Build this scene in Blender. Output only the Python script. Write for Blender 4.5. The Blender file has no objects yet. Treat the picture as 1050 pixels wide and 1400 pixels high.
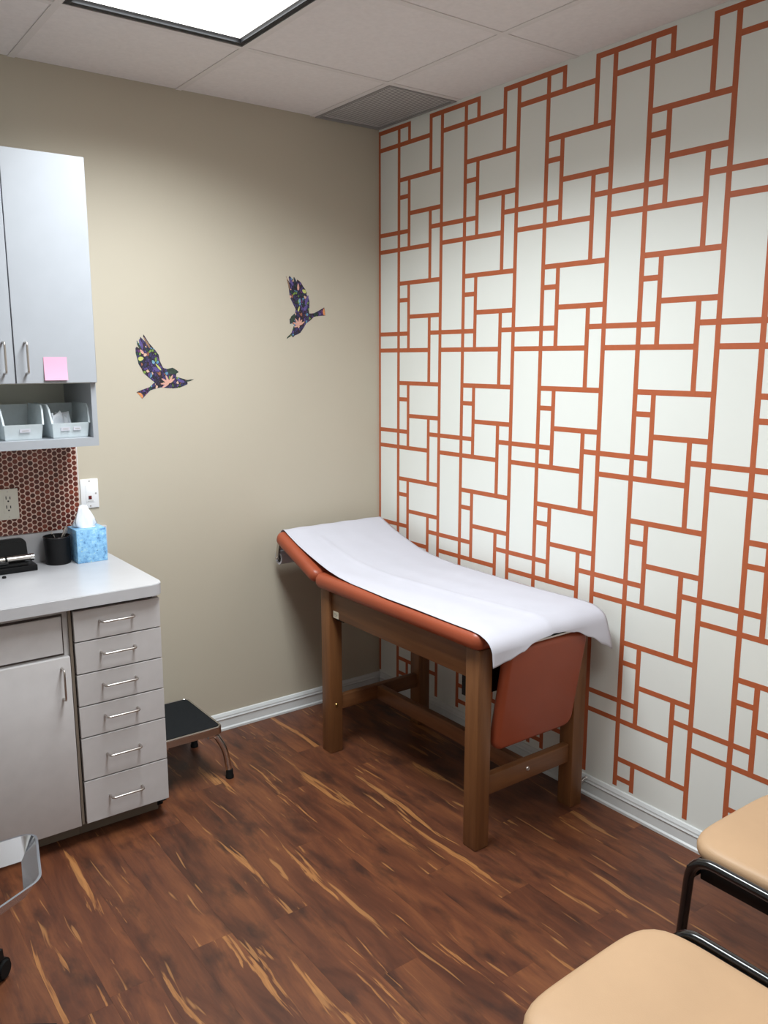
import bpy, bmesh, math, random
from mathutils import Vector, Matrix
random.seed(7)
PI = math.pi
scene = bpy.context.scene
COL = scene.collection
H = 2.67                      # ceiling height
XL, YF = -3.2, -3.9           # left wall, wall behind the camera

# ------------------------------------------------------------------ camera
def make_camera():
    px, py, pz = -2.40664, -3.28910, 1.64542
    yaw, pitch = 0.637305, -0.180524
    f = Vector((math.sin(yaw)*math.cos(pitch), math.cos(yaw)*math.cos(pitch), math.sin(pitch)))
    r = f.cross(Vector((0, 0, 1))).normalized(); u = r.cross(f)
    cam = bpy.data.cameras.new('camera'); o = bpy.data.objects.new('camera', cam); COL.objects.link(o)
    m = Matrix((( r.x, u.x, -f.x, px), (r.y, u.y, -f.y, py), (r.z, u.z, -f.z, pz), (0, 0, 0, 1)))
    o.matrix_world = m
    cam.sensor_fit = 'HORIZONTAL'; cam.sensor_width = 36.0
    cam.lens = 36.0*1149.62/1050.0
    cam.clip_start = 0.02
    scene.camera = o
make_camera()

# ------------------------------------------------------------------ world, lamps, exposure
w = bpy.data.worlds.new('world'); scene.world = w; w.use_nodes = True
w.node_tree.nodes['Background'].inputs[0].default_value = (0.8, 0.85, 0.9, 1)
w.node_tree.nodes['Background'].inputs[1].default_value = 0.05
scene.view_settings.view_transform = 'Standard'
scene.view_settings.look = 'None'
scene.view_settings.gamma = 1.0
scene.view_settings.use_curve_mapping = False
scene.view_settings.exposure = 0.0
# the two recessed troffers: (x0, x1, y0, y1)
TROFFERS = [(-1.562, -0.985, -1.755, -0.578), (-1.562, -0.985, -3.585, -2.405)]
LAMP_W = [45, 14]
LAMP_SPREAD = math.radians(146)
for (x0, x1, y0, y1), wat in zip(TROFFERS, LAMP_W):
    l = bpy.data.lights.new('troffer_tubes', 'AREA'); l.shape = 'RECTANGLE'
    l.size = x1-x0-0.05; l.size_y = y1-y0-0.05; l.energy = wat; l.color = (0.93, 1.0, 1.03)
    l.spread = LAMP_SPREAD
    o = bpy.data.objects.new('troffer_tubes', l); COL.objects.link(o)
    o.location = ((x0+x1)/2, (y0+y1)/2, H+0.009)

# ------------------------------------------------------------------ materials
def srgb(r, g, b):
    return tuple(((c/255)/12.92 if c/255 <= .04045 else ((c/255+.055)/1.055)**2.4) for c in (r, g, b)) + (1,)
class NT:
    def __init__(s, name):
        s.m = bpy.data.materials.new(name); s.m.use_nodes = True
        s.t = s.m.node_tree; s.b = s.t.nodes['Principled BSDF']; s.out = s.t.nodes['Material Output']
    def n(s, typ, **kw):
        nd = s.t.nodes.new(typ)
        for k, v in kw.items():
            if k.startswith('i_'):
                nd.inputs[int(k[2:]) if k[2:].isdigit() else k[2:].replace('_', ' ')].default_value = v
            else: setattr(nd, k, v)
        return nd
    def l(s, a, b): s.t.links.new(a, b)
    def coords(s, scale=(1, 1, 1), kind='Object', rnd=False):
        tc = s.n('ShaderNodeTexCoord'); mp = s.n('ShaderNodeMapping'); mp.inputs['Scale'].default_value = scale
        if rnd:
            oi = s.n('ShaderNodeObjectInfo'); mu = s.n('ShaderNodeMath', operation='MULTIPLY', i_1=37.0); s.l(oi.outputs['Random'], mu.inputs[0])
            ad = s.n('ShaderNodeVectorMath', operation='ADD'); s.l(tc.outputs[kind], ad.inputs[0]); s.l(mu.outputs[0], ad.inputs[1]); s.l(ad.outputs[0], mp.inputs['Vector'])
        else: s.l(tc.outputs[kind], mp.inputs['Vector'])
        return mp.outputs['Vector']
    def noise(s, vec, scale, detail=3, rough=.5, dist=0):
        nd = s.n('ShaderNodeTexNoise'); nd.inputs['Scale'].default_value = scale; nd.inputs['Detail'].default_value = detail
        nd.inputs['Roughness'].default_value = rough; nd.inputs['Distortion'].default_value = dist; s.l(vec, nd.inputs['Vector']); return nd
    def ramp(s, fac, stops, interp='LINEAR'):
        r = s.n('ShaderNodeValToRGB'); cr = r.color_ramp; cr.interpolation = interp
        while len(cr.elements) < len(stops): cr.elements.new(.5)
        for e, (p, c) in zip(cr.elements, stops): e.position = p; e.color = c
        s.l(fac, r.inputs['Fac']); return r.outputs['Color']
    def mix(s, fac, a, b, typ='MIX'):
        m = s.n('ShaderNodeMix', data_type='RGBA', blend_type=typ)
        for i, v in ((0, fac), (6, a), (7, b)):
            if hasattr(v, 'links') or hasattr(v, 'is_linked'): s.l(v, m.inputs[i])
            else: m.inputs[i].default_value = v
        return m.outputs[2]
    def bump(s, h, strength=.2, dist=.002):
        b = s.n('ShaderNodeBump'); b.inputs['Strength'].default_value = strength; b.inputs['Distance'].default_value = dist
        s.l(h, b.inputs['Height']); s.l(b.outputs['Normal'], s.b.inputs['Normal'])
W1 = (1, 1, 1, 1); K0 = (0, 0, 0, 1)
M = {}
def plain(name, rgb, rough=.5, metal=0, var=.06, scale=8, bump=0, bscale=200, spec=.5, coat=0):
    t = NT(name); c = srgb(*rgb); v = t.coords()
    n = t.noise(v, scale, 4)
    dk = tuple(x*(1-var) for x in c[:3])+(1,); lt = tuple(min(1, x*(1+var)) for x in c[:3])+(1,)
    t.l(t.ramp(n.outputs['Fac'], [(.3, dk), (.7, lt)]), t.b.inputs['Base Color'])
    t.b.inputs['Roughness'].default_value = rough; t.b.inputs['Metallic'].default_value = metal
    t.b.inputs['Specular IOR Level'].default_value = spec; t.b.inputs['Coat Weight'].default_value = coat
    if bump:
        t.bump(t.noise(t.coords(), bscale, 2).outputs['Fac'], bump, .001)
    M[name] = t.m; return t
plain('beige_paint', (190, 181, 164), .6, var=.015, scale=2, bump=.06, bscale=350, spec=.3)
plain('white_paint', (231, 233, 228), .42, var=.012, scale=2, bump=.05, bscale=350, spec=.4)
plain('orange_paint', (182, 96, 60), .5, var=.05, scale=30, spec=.4)
plain('base_white', (214, 216, 216), .3, var=.04, scale=12)
plain('ceiling_tile', (234, 228, 227), .85, var=.03, scale=60, bump=.35, bscale=420, spec=.2)
plain('grid_metal', (226, 220, 218), .6, var=.02)
plain('lamp_frame', (16, 17, 24), .6, var=.1)
plain('vent_grey', (226, 223, 221), .6, var=.04)
plain('vent_frame', (150, 147, 145), .6, var=.04)
plain('vent_dark', (120, 117, 115), .8, var=.05)
plain('laminate', (195, 191, 191), .42, var=.035, scale=18, bump=.03, spec=.4)
plain('worktop', (186, 185, 188), .28, var=.03, scale=14, spec=.5)
plain('upper_lam', (162, 165, 171), .38, var=.02, scale=14, spec=.45)
plain('cabinet_inside', (222, 220, 208), .6, var=.03)
plain('kick_grey', (122, 110, 98), .6, var=.05)
plain('gap_dark', (62, 50, 46), .7, var=.1)
plain('steel', (196, 190, 184), .28, 1, var=.03)
plain('chrome', (214, 212, 210), .12, 1, var=.02)
plain('alu', (226, 228, 234), .22, 1, var=.02)
plain('black_metal', (12, 12, 14), .22, 0, var=.1, spec=.6, coat=.4)
plain('black_plastic', (13, 13, 15), .42, 0, var=.1, spec=.25)
plain('rubber', (13, 13, 14), .7, 0, var=.1, spec=.25, bump=.3, bscale=300)
plain('mat_black', (22, 25, 28), .8, 0, var=.12, spec=.2, scale=40, bump=.5, bscale=500)
plain('pink_paper', (232, 164, 190), .7, var=.02)
plain('white_paper', (192, 191, 200), .75, var=.02, scale=9, spec=.25, bump=.5, bscale=26)
plain('tissue', (236, 238, 244), .9, var=.03)
plain('white_plastic', (236, 236, 238), .35, var=.01)
plain('ivory_plastic', (216, 211, 198), .35, var=.01)
plain('slot_dark', (28, 26, 26), .6)
plain('red_plastic', (96, 24, 26), .3)
plain('print_grey', (150, 146, 138), .7)
plain('grout', (226, 198, 184), .7, var=.05, scale=60)
plain('brass', (176, 140, 84), .35, 1)
plain('tan_label', (214, 205, 184), .6)
plain('grey_fabric', (58, 58, 62), .9, var=.12, bump=.4, bscale=400)

def vinyl(name, rgb, rough, bs):
    t = plain(name, rgb, rough, var=.05, scale=5, spec=.45)
    vo = t.n('ShaderNodeTexVoronoi'); vo.inputs['Scale'].default_value = bs; t.l(t.coords(), vo.inputs['Vector'])
    t.bump(vo.outputs['Distance'], .18, .0008)
vinyl('orange_vinyl', (154, 74, 48), .38, 420)
vinyl('tan_vinyl', (190, 156, 122), .5, 330)

def wood(name, a, b, scale, rough):
    t = NT(name); v = t.coords(scale, rnd=True)
    n = t.noise(v, 3, 5, .6, .6)
    t.l(t.ramp(n.outputs['Fac'], [(.3, srgb(*a)), (.7, srgb(*b))]), t.b.inputs['Base Color'])
    t.b.inputs['Roughness'].default_value = rough; t.bump(n.outputs['Fac'], .08, .001); M[name] = t.m
wood('oak_z', (103, 64, 35), (126, 83, 48), (14, 14, .8), .42)      # grain along z
wood('oak_y', (100, 62, 35), (122, 80, 47), (14, .8, 14), .42)
wood('oak_x', (100, 62, 35), (122, 80, 47), (.8, 14, 14), .42)

def floor_wood():
    t = NT('floor_plank'); v = t.coords((1, 1, 1), rnd=True)
    def st(sx, sy):
        mp = t.n('ShaderNodeMapping'); mp.inputs['Scale'].default_value = (sx, sy, 1); t.l(v, mp.inputs['Vector']); return mp.outputs[0]
    # gentle warp so that streaks wander
    wn = t.noise(st(5, 2.2), 1.0, 2)
    wv = t.n('ShaderNodeVectorMath', operation='SUBTRACT'); t.l(wn.outputs['Color'], wv.inputs[0]); wv.inputs[1].default_value = (.5, .5, .5)
    ws = t.n('ShaderNodeVectorMath', operation='MULTIPLY'); t.l(wv.outputs[0], ws.inputs[0]); ws.inputs[1].default_value = (.06, .1, 0)
    wa = t.n('ShaderNodeVectorMath', operation='ADD'); t.l(v, wa.inputs[0]); t.l(ws.outputs[0], wa.inputs[1])
    def stw(sx, sy):
        mp = t.n('ShaderNodeMapping'); mp.inputs['Scale'].default_value = (sx, sy, 1); t.l(wa.outputs[0], mp.inputs['Vector']); return mp.outputs[0]
    base = t.noise(stw(9, 1.6), 1.6, 5, .6, .5)
    col = t.ramp(base.outputs['Fac'], [(.25, srgb(56, 32, 24)), (.45, srgb(92, 53, 36)), (.62, srgb(114, 68, 43)), (.8, srgb(138, 87, 52))])
    blot = t.noise(st(9, 3.5), 1.5, 4, .6)
    col = t.mix(t.ramp(blot.outputs['Fac'], [(.52, K0), (.70, (.8, .8, .8, 1))]), col, srgb(48, 31, 26))
    gr = t.noise(stw(55, 2.5), 3.0, 4, .7)
    col = t.mix(t.ramp(gr.outputs['Fac'], [(.45, K0), (.85, (.45, .45, .45, 1))]), col, srgb(70, 40, 27))
    s1 = t.noise(stw(13, .95), 1.55, 5, .62, .35)
    col = t.mix(t.ramp(s1.outputs['Fac'], [(.61, K0), (.635, (.8, .8, .8, 1))]), col, t.ramp(gr.outputs['Fac'], [(.35, srgb(178, 124, 74)), (.65, srgb(136, 88, 50))]))
    s2 = t.noise(stw(30, 2.3), 1.3, 2, .5, .2)
    col = t.mix(t.ramp(s2.outputs['Fac'], [(.67, K0), (.70, (.6, .6, .6, 1))]), col, srgb(172, 122, 74))
    oi = t.n('ShaderNodeObjectInfo')
    tint = t.ramp(oi.outputs['Random'], [(0, (.93, .93, .93, 1)), (.5, (1, 1, 1, 1)), (1, (1.0, .96, .94, 1))])
    col = t.mix(1.0, col, tint, 'MULTIPLY')
    t.l(col, t.b.inputs['Base Color'])
    rr = t.ramp(gr.outputs['Fac'], [(.2, (.33, .33, .33, 1)), (.8, (.46, .46, .46, 1))]); t.l(rr, t.b.inputs['Roughness'])
    t.b.inputs['Specular IOR Level'].default_value = .4
    t.bump(gr.outputs['Fac'], .12, .001); M['floor_plank'] = t.m
floor_wood()

def emissive(name, rgb, s):
    t = NT(name); t.b.inputs['Base Color'].default_value = srgb(*rgb); t.b.inputs['Emission Color'].default_value = srgb(*rgb)
    n = t.noise(t.coords(), 300, 1)
    mr = t.n('ShaderNodeMapRange'); mr.inputs[3].default_value = s*.97; mr.inputs[4].default_value = s*1.03
    t.l(n.outputs['Fac'], mr.inputs[0]); t.l(mr.outputs[0], t.b.inputs['Emission Strength']); M[name] = t.m
emissive('lamp_lens', (255, 253, 248), 2.2)

def penny():
    t = NT('penny_tile'); g = t.n('ShaderNodeNewGeometry')
    t.l(t.ramp(g.outputs['Random Per Island'], [(0, srgb(78, 34, 28)), (.5, srgb(101, 43, 33)), (.85, srgb(117, 51, 38)), (1, srgb(130, 60, 44))]), t.b.inputs['Base Color'])
    t.b.inputs['Roughness'].default_value = .18; t.b.inputs['Specular IOR Level'].default_value = .5; M['penny_tile'] = t.m
penny()

def tissue_box_mat():
    t = NT('blue_print'); v = t.coords()
    n = t.noise(v, 55, 4, .7)
    a = t.ramp(n.outputs['Fac'], [(.3, srgb(70, 120, 178)), (.45, srgb(128, 182, 226)), (.6, srgb(152, 204, 238)), (.72, srgb(196, 226, 226))])
    n2 = t.noise(v, 120, 3, .7); a = t.mix(t.ramp(n2.outputs['Fac'], [(.66, K0), (.7, (.7, .7, .7, 1))]), a, srgb(52, 96, 156))
    n3 = t.noise(v, 90, 2); a = t.mix(t.ramp(n3.outputs['Fac'], [(.66, K0), (.7, (.6, .6, .6, 1))]), a, srgb(206, 226, 196))
    t.l(a, t.b.inputs['Base Color']); t.b.inputs['Roughness'].default_value = .45; M['blue_print'] = t.m
tissue_box_mat()

def bin_mat():
    t = NT('clear_bin'); t.b.inputs['Base Color'].default_value = srgb(238, 246, 250); t.b.inputs['Roughness'].default_value = .25
    n = t.noise(t.coords(), 30, 2)
    tr = t.n('ShaderNodeBsdfTransparent'); tl = t.n('ShaderNodeBsdfTranslucent'); tl.inputs[0].default_value = srgb(244, 250, 252)
    m1 = t.n('ShaderNodeMixShader'); m1.inputs[0].default_value = .3; t.l(t.b.outputs[0], m1.inputs[1]); t.l(tl.outputs[0], m1.inputs[2])
    m2 = t.n('ShaderNodeMixShader'); t.l(t.ramp(n.outputs['Fac'], [(.3, (.24, .24, .24, 1)), (.7, (.32, .32, .32, 1))]), m2.inputs[0])
    t.l(m1.outputs[0], m2.inputs[1]); t.l(tr.outputs[0], m2.inputs[2]); t.l(m2.outputs[0], t.out.inputs['Surface']); M['clear_bin'] = t.m
bin_mat()

def mesh_cup_mat():
    t = NT('black_mesh'); t.b.inputs['Base Color'].default_value = srgb(14, 14, 16); t.b.inputs['Roughness'].default_value = .45; t.b.inputs['Specular IOR Level'].default_value = .3
    w1 = t.n('ShaderNodeTexChecker'); w1.inputs['Scale'].default_value = 420; t.l(t.coords(), w1.inputs['Vector']); t.bump(w1.outputs['Fac'], .4, .001); M['black_mesh'] = t.m
mesh_cup_mat()

def bird_mat():
    t = NT('bird_print'); v = t.coords((1, 1, 1))
    wn = t.noise(v, 60, 2); wm = t.n('ShaderNodeVectorMath', operation='MULTIPLY'); t.l(wn.outputs['Color'], wm.inputs[0]); wm.inputs[1].default_value = (.012, .012, .012)
    wa = t.n('ShaderNodeVectorMath', operation='ADD'); t.l(v, wa.inputs[0]); t.l(wm.outputs[0], wa.inputs[1])
    mp = t.n('ShaderNodeMapping'); mp.inputs['Rotation'].default_value = (0, .9, 0); mp.inputs['Scale'].default_value = (1.0, 1, .62); t.l(wa.outputs[0], mp.inputs[0])
    vo = t.n('ShaderNodeTexVoronoi'); vo.inputs['Scale'].default_value = 110; t.l(mp.outputs[0], vo.inputs['Vector'])
    ve = t.n('ShaderNodeTexVoronoi', feature='DISTANCE_TO_EDGE'); ve.inputs['Scale'].default_value = 110; t.l(mp.outputs[0], ve.inputs['Vector'])
    sp = t.n('ShaderNodeSeparateColor'); t.l(vo.outputs['Color'], sp.inputs[0])
    c = t.ramp(sp.outputs[0], [(0, srgb(40, 34, 66)), (.16, srgb(62, 48, 96)), (.34, srgb(48, 46, 84)), (.46, srgb(84, 66, 124)), (.56, srgb(30, 58, 52)), (.64, srgb(150, 92, 74)), (.72, srgb(56, 34, 40)), (.80, srgb(92, 138, 170)), (.86, srgb(112, 140, 66)), (.92, srgb(206, 168, 150)), (.97, srgb(98, 48, 100))], 'CONSTANT')
    c = t.mix(t.ramp(ve.outputs['Distance'], [(.05, W1), (.13, K0)]), c, srgb(20, 18, 26))
    t.l(c, t.b.inputs['Base Color']); t.b.inputs['Roughness'].default_value = .6; M['bird_print'] = t.m
bird_mat()
plain('petal_pink', (206, 156, 140), .6, var=.12, scale=90)
plain('bird_green', (44, 60, 48), .6, var=.5, scale=70)
plain('bird_orange', (214, 140, 84), .6, var=.2, scale=90)
plain('bird_lime', (188, 190, 108), .6, var=.2, scale=90)
plain('bird_blue', (112, 152, 180), .6, var=.2, scale=90)
plain('bird_violet', (88, 74, 132), .6, var=.25, scale=90)
plain('bird_tan', (140, 108, 84), .6, var=.25, scale=90)

# ------------------------------------------------------------------ mesh helpers
def box(bm, x0, x1, y0, y1, z0, z1, bev=0, seg=2, mtx=None):
    r = bmesh.ops.create_cube(bm, size=1)
    vs = r['verts']
    for v in vs:
        v.co = Vector(((x0+x1)/2+v.co.x*(x1-x0), (y0+y1)/2+v.co.y*(y1-y0), (z0+z1)/2+v.co.z*(z1-z0)))
    if bev:
        es = list({e for v in vs for e in v.link_edges})
        rr = bmesh.ops.bevel(bm, geom=es, offset=bev, segments=seg, affect='EDGES', profile=.5)
        vs = list({v for f in rr['faces'] for v in f.verts} | {v for v in vs if v.is_valid})
    if mtx is not None: bmesh.ops.transform(bm, matrix=mtx, verts=vs)
    return vs
def cyl(bm, p0, p1, r0, r1=None, seg=16, caps=True):
    p0, p1 = Vector(p0), Vector(p1); d = p1-p0
    q = d.to_track_quat('Z', 'Y').to_matrix().to_4x4(); q.translation = (p0+p1)/2
    return bmesh.ops.create_cone(bm, cap_ends=caps, segments=seg, radius1=r0, radius2=r0 if r1 is None else r1, depth=d.length, matrix=q)['verts']
def fillet(pts, rad, n=6):
    pts = [Vector(p) for p in pts]; out = [pts[0]]
    for a, b, c in zip(pts, pts[1:], pts[2:]):
        r = min(rad, (a-b).length*.49, (c-b).length*.49)
        p, q = b+(a-b).normalized()*r, b+(c-b).normalized()*r
        for i in range(n+1):
            t = i/n; out.append(p*(1-t)**2+b*2*t*(1-t)+q*t*t)
    out.append(pts[-1]); return out
def sweep(bm, pts, sec, closed=False, up=None):
    """sweep a 2-D section (list of (u, v)) along pts"""
    pts = [Vector(p) for p in pts]; n = len(pts); rings = []; N = None
    for i, p in enumerate(pts):
        if closed: t = (pts[(i+1) % n]-pts[i-1]).normalized()
        else: t = (pts[min(i+1, n-1)]-pts[max(i-1, 0)]).normalized()
        if up is not None: N = (Vector(up)-t*Vector(up).dot(t)).normalized()
        elif N is None:
            a = Vector((0, 0, 1)) if abs(t.z) < .9 else Vector((1, 0, 0)); N = (a-t*a.dot(t)).normalized()
        else: N = (N-t*N.dot(t)).normalized()
        B = t.cross(N)
        rings.append([bm.verts.new(p+B*u+N*v) for u, v in sec])
    m = len(sec)
    for i in range(n if closed else n-1):
        a, b = rings[i], rings[(i+1) % n]
        for j in range(m): bm.faces.new((a[j], a[(j+1) % m], b[(j+1) % m], b[j]))
    if not closed:
        bm.faces.new(rings[0][::-1]); bm.faces.new(rings[-1])
def circ(r, n=10): return [(r*math.cos(2*PI*i/n), r*math.sin(2*PI*i/n)) for i in range(n)]
def tube(bm, pts, r, n=10, closed=False): sweep(bm, pts, circ(r, n), closed)
def lathe(bm, prof, cx, cy, seg=24):
    rings = [[bm.verts.new((cx+r*math.cos(2*PI*k/seg), cy+r*math.sin(2*PI*k/seg), z)) for k in range(seg)] for r, z in prof]
    for a, b in zip(rings, rings[1:]):
        for k in range(seg): bm.faces.new((a[k], a[(k+1) % seg], b[(k+1) % seg], b[k]))
    return rings
def prism(bm, pts, fn, d0, d1):
    """polygon extruded between depths d0, d1; fn(a, b, d) -> xyz"""
    A = [bm.verts.new(fn(a, b, d0)) for a, b in pts]; B = [bm.verts.new(fn(a, b, d1)) for a, b in pts]
    f1 = bm.faces.new(A); f2 = bm.faces.new(B[::-1]); n = len(pts)
    for i in range(n): bm.faces.new((A[i], B[i], B[(i+1) % n], A[(i+1) % n]))
    return f1, f2
def rrect(x0, x1, y0, y1, r, n=5, corners=(1, 1, 1, 1)):
    out = []
    for k, (cx, cy, a) in enumerate(((x1-r, y1-r, 0), (x0+r, y1-r, 90), (x0+r, y0+r, 180), (x1-r, y0+r, 270))):
        if corners[k]:
            for i in range(n+1):
                t = math.radians(a+90*i/n); out.append((cx+r*math.cos(t), cy+r*math.sin(t)))
        else: out.append(((x1, x0, x0, x1)[k], (y1, y1, y0, y0)[k]))
    return out
def org(o):
    v = Vector((0, 0, 0))
    while o is not None: v += o.location; o = o.parent
    return v
def obj(name, bm, mat, parent=None, smooth=None, loc=None):
    """link bm (world coordinates) as ONE mesh object whose origin sits at its centre"""
    bmesh.ops.recalc_face_normals(bm, faces=bm.faces[:])
    me = bpy.data.meshes.new(name)
    if loc is None:
        co = [v.co for v in bm.verts]
        loc = Vector([(min(c[i] for c in co)+max(c[i] for c in co))/2 for i in range(3)])
    loc = Vector(loc)
    for v in bm.verts: v.co -= loc
    bm.to_mesh(me); bm.free()
    if smooth is not None:
        for p in me.polygons: p.use_smooth = True
        if smooth < 180: me.set_sharp_from_angle(angle=math.radians(smooth))
    me.materials.append(M[mat])
    o = bpy.data.objects.new(name, me); COL.objects.link(o)
    o.location = loc-org(parent); o.parent = parent
    return o
def inst(src, loc, parent=None):
    o = src.copy(); COL.objects.link(o); o.parent = parent; o.location = Vector(loc)-org(parent); return o
def thing(name, label, cat, loc=(0, 0, 0), group=None):
    o = bpy.data.objects.new(name, None); COL.objects.link(o); o.location = loc; o.empty_display_size = .05
    tag(o, label, cat, group); return o
def tag(o, label, cat, group=None):
    o['label'] = label; o['category'] = cat
    if group: o['group'] = group
    return o
def struct(o): o['kind'] = 'structure'; return o
def NB(): return bmesh.new()
def bx(name, mat, parent, *a, **k):
    b = NB(); box(b, *a, **k); return obj(name, b, mat, parent, 40 if k.get('bev') else None)

# ------------------------------------------------------------------ the room shell
T = .1
wall_back = struct(bx('wall_back', 'beige_paint', None, XL-T, 0, 0, T, 0, H+.16))
wall_right = struct(bx('wall_right', 'white_paint', None, 0, T, YF-T, T, 0, H+.16))
wall_left = struct(bx('wall_left', 'white_paint', None, XL-T, XL, YF-T, 0, 0, H+.16))
wall_front = struct(bx('wall_front', 'white_paint', None, XL, 0, YF-T, YF, 0, H+.16))
for o, l in ((wall_back, 'beige painted wall with two bird decals'), (wall_right, 'white painted wall striped with an orange lattice')): o['label'] = l

# orange lattice on the right wall, every strip a piece
U, V6, ZA, TW = .0736, .0743, 2.6485, .0185
ZB = .089
def stripes():
    cache = {}
    rest = NB()
    def strip(y0, y1, z0, z1, vert, col):
        z0 = max(z0, ZB)
        if z1-z0 < .004: return
        th = .0007 if vert else .0005
        if col >= 6:
            box(rest, -th, 0, -y1, -y0, z0, z1); return
        key = (round(y1-y0, 4), round(z1-z0, 4), th); c = Vector((-th/2, -(y0+y1)/2, (z0+z1)/2))
        if key in cache: inst(cache[key], c, wall_right)
        else:
            b = NB(); box(b, -th, 0, -y1, -y0, z0, z1); cache[key] = obj('stripe', b, 'orange_paint', wall_right)
    h = TW/2
    for k in range(8):
        y = lambda u: .0045+(6*k+u)*U
        if k == 0: strip(.0005, .0045+h, ZB, ZA+h, True, k)
        else: strip(y(0)-h, y(0)+h, ZB, ZA+h, True, k)
        strip(y(2)-h, y(2)+h, ZB, ZA+h, True, k)
        for j in range(6):
            z = lambda u: ZA-(6*j+u)*V6
            def hz(a, b, lv):
                if z(lv)-h > ZB: strip(max(.0005, y(a)-h), y(b)+h, z(lv)-h, z(lv)+h, False, k)
            hz(-1 if k else 0, 3, 0); hz(0, 5, 1); hz(2, 6, 3); hz(2, 3, 4); hz(3, 6, 5)
            if j == 0:
                strip(y(3)-h, y(3)+h, z(1)-h, z(0)+h, True, k); strip(y(5)-h, y(5)+h, z(3)-h, z(0)+h, True, k)
            strip(y(3)-h, y(3)+h, z(7)-h, z(3)+h, True, k)
            strip(y(5)-h, y(5)+h, z(9)-h, z(5)+h, True, k)
    o = obj('far_stripes', rest, 'orange_paint', wall_right); o['kind'] = 'stuff'
stripes()

# baseboards
PROF = [(0, .0005), (.018, .0005), (.018, .010), (.012, .015), (.0105, .048), (.0145, .054), (.0115, .060), (.0115, .066), (.006, .077), (0, .079)]
b = NB(); prism(b, PROF, lambda a, c, d: (d, -a, c), -1.352, 0); o = struct(obj('baseboard_back', b, 'base_white'))
b = NB(); prism(b, PROF, lambda a, c, d: (-a, d, c), YF, -.0185); struct(obj('baseboard_right', b, 'base_white'))
b = NB(); prism(b, PROF, lambda a, c, d: (XL+a, d, c), YF, -.6); struct(obj('baseboard_left', b, 'base_white'))
b = NB(); prism(b, PROF, lambda a, c, d: (d, YF+a, c), XL+.0185, -.0185); struct(obj('baseboard_front', b, 'base_white'))

# floor: subfloor + planks
floor = struct(bx('floor', 'gap_dark', None, XL-T, T, YF-T, T, -.08, -.004))
def planks():
    PW, PL = .1235, 1.22
    known = {-.7805: -1.388, -.657: -1.617, -.5335: -1.864, -1.0275: -1.0}
    cache = {}
    xs = []; x = -.719
    while x < 0: x += PW
    while x > XL: xs.append((max(x-PW, XL), min(x, 0))); x -= PW
    for x0, x1 in xs:
        ye = None
        for kx, ky in known.items():
            if abs((x0+x1)/2-kx) < .03: ye = ky
        if ye is None: ye = -random.uniform(0, PL)
        while ye < 0: ye += PL
        y = ye
        while y > YF:
            a, c = max(y-PL, YF), min(y, 0); y -= PL
            if c-a < .01: continue
            key = (round(x1-x0, 4), round(c-a, 3)); ctr = ((x0+x1)/2, (a+c)/2, -.002)
            if key in cache: inst(cache[key], ctr, floor)
            else:
                bb = NB(); g = .0001
                box(bb, x0+g, x1-g, a+g, c-g, -.004, 0)
                for v in bb.verts:
                    if v.co.z > -.001: v.co.z = 0
                cache[key] = obj('plank', bb, 'floor_plank', floor)
planks()

# suspended ceiling
ceiling = struct(bx('ceiling', 'ceiling_tile', None, XL-T, T, YF-T, T, H+.10, H+.16))
GX = [0]+[-.355-.61*i for i in range(5)]+[XL]
GY = [0]+[-.548-.61*i for i in range(6)]+[YF]
def ceiling_parts():
    cache = {}
    for i in range(len(GX)-1):
        for j in range(len(GY)-1):
            x1, x0, y1, y0 = GX[i], GX[i+1], GY[j], GY[j+1]
            if x1-x0 < .02 or y1-y0 < .02: continue
            if i == 0 and j == 0: continue
            if any(x0 < (t[0]+t[1])/2 < x1 and t[2] < (y0+y1)/2 < t[3] for t in TROFFERS): continue
            key = (round(x1-x0, 3), round(y1-y0, 3)); c = ((x0+x1)/2, (y0+y1)/2, H+.0095)
            if key in cache: inst(cache[key], c, ceiling)
            else:
                bb = NB(); box(bb, x0+.001, x1-.001, y0+.001, y1-.001, H+.002, H+.017); cache[key] = obj('ceiling_tile', bb, 'ceiling_tile', ceiling)
    h = .012
    for gx in GX[1:-1]: bx('grid_bar', 'grid_metal', ceiling, gx-h, gx+h, YF, 0, H-.0008, H+.0018)
    for gy in GY[1:-1]:
        for x1, x0 in zip(GX, GX[1:]):
            bx('grid_bar', 'grid_metal', ceiling, x0+(h if x0 > XL else 0), x1-(h if x1 < 0 else 0), gy-h, gy+h, H-.0006, H+.0018)
ceiling_parts()
# cross bars must not run under the lamps
for o in [c for c in ceiling.children if c.name.startswith('grid_bar')]:
    c = org(o)
    for t in TROFFERS:
        if t[0] < c.x < t[1] and t[2]+.05 < c.y < t[3]-.05: bpy.data.objects.remove(o); break

def troffer(t, label):
    x0, x1, y0, y1 = t
    r = thing('ceiling_light', label, 'ceiling light', ((x0+x1)/2, (y0+y1)/2, H))
    f = .016
    for a in ((x0, x0+f, y0, y1), (x1-f, x1, y0, y1), (x0+f, x1-f, y0, y0+f), (x0+f, x1-f, y1-f, y1)):
        bx('frame_rail', 'lamp_frame', r, *a, H-.002, H+.03)
    bx('diffuser', 'lamp_lens', r, x0+f, x1-f, y0+f, y1-f, H+.012, H+.018)
    bx('housing', 'grid_metal', r, x0, x1, y0, y1, H+.03, H+.095)
troffer(TROFFERS[0], 'recessed fluorescent ceiling panel, lit white, near the grille')
troffer(TROFFERS[1], 'recessed fluorescent ceiling panel, lit white, over the tan chairs')

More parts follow.
